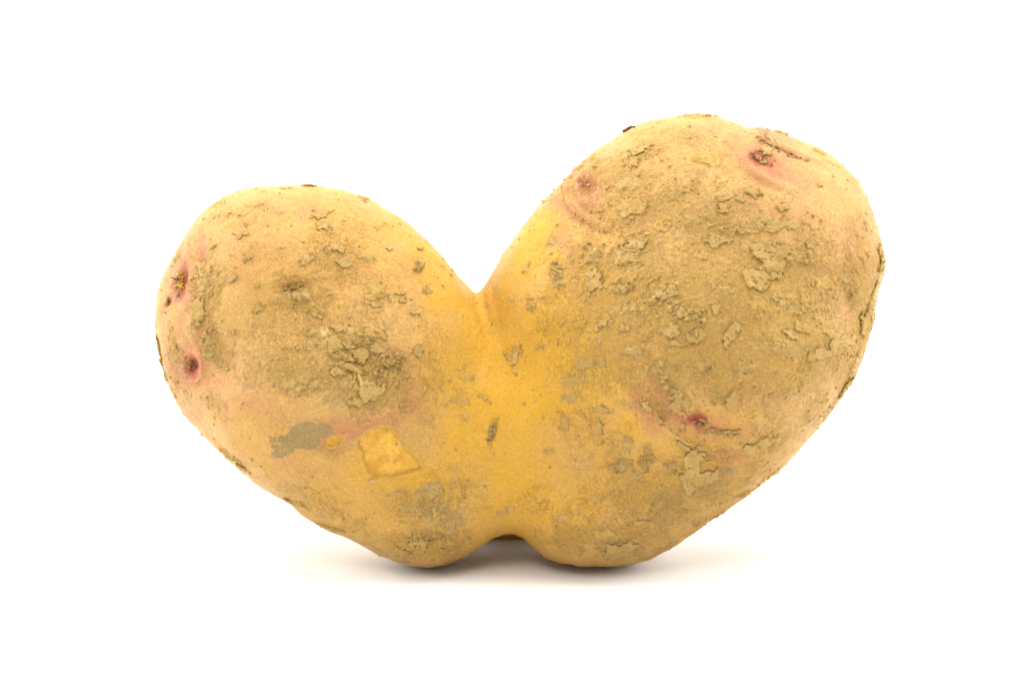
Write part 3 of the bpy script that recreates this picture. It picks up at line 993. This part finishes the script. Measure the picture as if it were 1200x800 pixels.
eye(893, 187, 12, 4, 12, 26, 14, label='eye with dark crumbs in a pink hollow')
eye(820, 493, 8, 6, 14, 10, 8, label='eye with crumbs in a deep red hollow')
eye(685, 214, 4, 5, 3, 0, 4, (0.8, 1.6), label='small magenta eye under an arched brow')
eye(225, 428, 4, 5, 4, 0, 9, (1.2, 2.6), label='dark sunken eye with a pale nub')
lumps('flesh_scales', around(211, 329, 4, 11, 26, 0.9, 2.1, 0.3), M_flesh, eye(210, 331, 4, 13, 8, 6, 12, (1.2, 2.8), label='long eye cavity with orange scales'))
eye(196, 353, 2.5, 4, 3, 0, 3, (1.6, 3.0))
lumps('bud', [(835, 502, 2.0, 3.0, 2.6, 2.4)], M_bud)
lumps('soil_crumbs', around(803, 483, 6, 4, 6, 1.5, 3) + [(846 + 4 * i, 505 - 0.6 * (i % 3), 1.0, 2.6, 2.2, 1.8) for i in range(6)], M_soil)['kind'] = 'stuff'
patch('pale_flake', 381, 389, 5.5, 5, 20, 2.6, style='crumb', mat=M_pale)
lumps('pale_flake', [(437, 562, 1.0, 2.6, 5.0, 1.5)], M_pale)
lumps('pale_flake', [(497, 454, 1.0, 1.6, 3.0, 1.3)], M_pale)


def ribbon(name, pts, mat, thick=0.6, cup=0.0, parent=None, seg=7):
    """a strip of dry skin: pts = (x, y, lift, half width); lifted off the surface, with thickness"""
    P, Wd = [], []
    pts = np.array(pts, float)
    tt = np.linspace(0, len(pts) - 1, (len(pts) - 1) * seg + 1)
    for t in tt:
        q = np.array([np.interp(t, np.arange(len(pts)), pts[:, j]) for j in range(4)])
        p, n = cast(bvh1, q[0], q[1])
        if p is None:
            continue
        P.append(p + np.array(n) * q[2])
        Wd.append((q[3], n))
    P = np.array(P)
    if len(P) > 6:
        for _ in range(3):
            P[1:-1] = 0.25 * P[:-2] + 0.5 * P[1:-1] + 0.25 * P[2:]
    T = np.gradient(P, axis=0)
    VV, FF = [], []
    m = 5
    for i in range(len(P)):
        n = np.array(Wd[i][1])
        s_ = np.cross(T[i], n)
        s_ /= max(np.linalg.norm(s_), 1e-6)
        for side in (1, -1):
            for j in range(m):
                a = -1 + 2 * j / (m - 1)
                VV.append(P[i] + s_ * a * Wd[i][0] * (1 + 0.15 * math.sin(i * 1.7 + j)) + n * (cup * a * a + side * thick * 0.5 * (1 - 0.6 * abs(a))))
    k = 2 * m
    ring = list(range(m)) + list(range(2 * m - 1, m - 1, -1))
    for i in range(len(P) - 1):
        for j in range(k):
            a, b = ring[j], ring[(j + 1) % k]
            FF.append((i * k + a, i * k + b, (i + 1) * k + b, (i + 1) * k + a))
    return mesh_from(name, to_world(np.array(VV)), FF, mat, parent or base)


sc_ = ribbon('skin_curl', [(392, 426, 0.6, 2.0), (400, 426, 1.8, 3.2), (408, 428, 3.2, 4.4), (416, 433, 4.5, 3.2), (423, 438, 4.6, 1.2)], M_soil, 0.8, -0.9)
sc_['label'] = 'curled strip of torn dry skin'
ribbon('skin_curl', [(419, 439, 3.6, 1.4), (423, 446, 3.0, 2.2), (424, 455, 0.8, 1.8)], M_pale, 0.7, 0.5)
ribbon('skin_curl', [(416, 435, 2.0, 1.0), (415, 445, 2.2, 1.6), (409, 457, 0.4, 0.5)], M_thin, 0.7, 0.5)
ribbon('skin_edge', [(781, 500, 0.1, 0.3), (786, 505, 0.5, 0.7), (796, 513, 0.8, 0.9), (806, 519, 0.6, 0.7), (812, 522, 0.1, 0.3)], M_pale, 0.7)
for q in ((800, 520, 9, 2.2, 32), (822, 530, 9, 2.4, 20), (774, 492, 6, 2.0, 48)):
    patch('skin_edge', *q, 2.4, style='plate', rag=0.7, mat=M_soil)
ribbon('skin_edge', [(668, 236, 0.1, 0.4), (676, 246, 0.3, 0.8), (690, 256, 0.3, 0.8), (702, 262, 0.1, 0.4)], M_bud, 0.6)
for q in ((892, 164, 8, 3, 32), (908, 172, 8, 3.2, 25), (926, 181, 9, 3, 22), (899, 160, 9, 2.5, 30), (942, 186, 7, 2.4, 20)):
    patch('skin_edge', *q, 2.6, style='crumb', rag=0.8, mat=M_bud)
for poly, parts in ((PEEL1, ((0, 3), (4, 6), (9, 12), (12, 14), (16, 18))), (PEEL2, ((0, 4),))):
    cen = poly.mean(0)
    for (a, b) in parts:
        q = [poly[i % len(poly)] + (poly[i % len(poly)] - cen) / np.linalg.norm(poly[i % len(poly)] - cen) * 0.8 for i in range(a, b + 1)]
        ribbon('skin_edge', [(x, y, 0.3, 0.42) for x, y in q], M_pale, 0.5)
ribbon('skin_edge', [(585, 488, 0.2, 0.4), (580, 497, 0.8, 0.9), (577, 508, 0.8, 0.9), (575, 516, 0.2, 0.4)], M_soil, 0.8)
for k, o_ in enumerate((0, 8)):
    arc = [(479 - o_, 404 + o_ * .8), (475 - o_, 422), (467 - o_, 444 - o_ * .1), (452 - o_ * .9, 466 - o_ * .5), (434 - o_ * .5, 484 - o_ * .6)]
    ribbon('skin_fold', [(x + 1.2 * math.sin(i * 2.1 + k), y, 0.2, 0.2 + 0.4 * math.sin(math.pi * (i + .5) / 5)) for i, (x, y) in enumerate(arc)], M_thin, 0.7)
ribbon('root_hair', [(209, 328, 1.5, 0.9), (206, 327, 3.0, 0.9), (203, 326, 4.0, 0.7)], M_dark, 1.2)

# ---- loose grains of soil all over the skin, thickest where the dust lies
import bmesh
bm = bmesh.new()
bmesh.ops.create_icosphere(bm, subdivisions=1, radius=1)
ICO = np.array([v.co for v in bm.verts])
ICF = np.array([[v.index for v in f.verts] for f in bm.faces])
bm.free()


def grains(name, n, w, r0, r1, mat, power=2.2, flat=0.55):
    pr = w / w.sum()
    I = rng.choice(len(B2), n, p=pr)
    rad_ = r0 + (r1 - r0) * rng.random(n) ** power
    nn = N2[I]
    t1 = np.cross(np.array([0.1, 1.0, 0.05]), nn)
    t1 /= np.linalg.norm(t1, axis=1)[:, None]
    t2 = np.cross(nn, t1)
    an = rng.random(n) * 6.3
    e1 = t1 * np.cos(an)[:, None] + t2 * np.sin(an)[:, None]
    e2 = np.cross(nn, e1)
    sh = 1 + 0.35 * (rng.random((n, len(ICO))) - 0.5) * 2
    asp = 0.55 + 0.6 * rng.random(n)
    P = (B2[I][:, None, :] + (ICO[None, :, :1] * sh[..., None]) * (rad_ * 1.0)[:, None, None] * e1[:, None, :]
         + (ICO[None, :, 1:2] * sh[..., None]) * (rad_ * asp)[:, None, None] * e2[:, None, :]
         + (ICO[None, :, 2:] * sh[..., None] * flat + 0.15) * rad_[:, None, None] * nn[:, None, :])
    F_ = (ICF[None] + (np.arange(n) * len(ICO))[:, None, None]).reshape(-1, 3)
    o = mesh_from(name, to_world(P.reshape(-1, 3)), F_, mat, base)
    o['kind'] = 'stuff'
    return o


clump = sstep(-0.1, 0.6, fbm(B / 22, 77, 3))
wd = np.clip(ATT['dust'] - 0.25, 0, 1) ** 1.3 * (0.1 + clump) + 0.008 + 0.02 * clump
grains('soil_grains', 5200, wd, 0.6, 2.6, M_soil)
grains('dark_grains', 220, wd + 0.02, 0.4, 1.4, M_dark)
grains('pale_grains', 500, wd + 0.05, 0.5, 1.6, M_pale)

base.location = (0, 0, -zmin + 0.0)
print('PARTS', len(base.children))
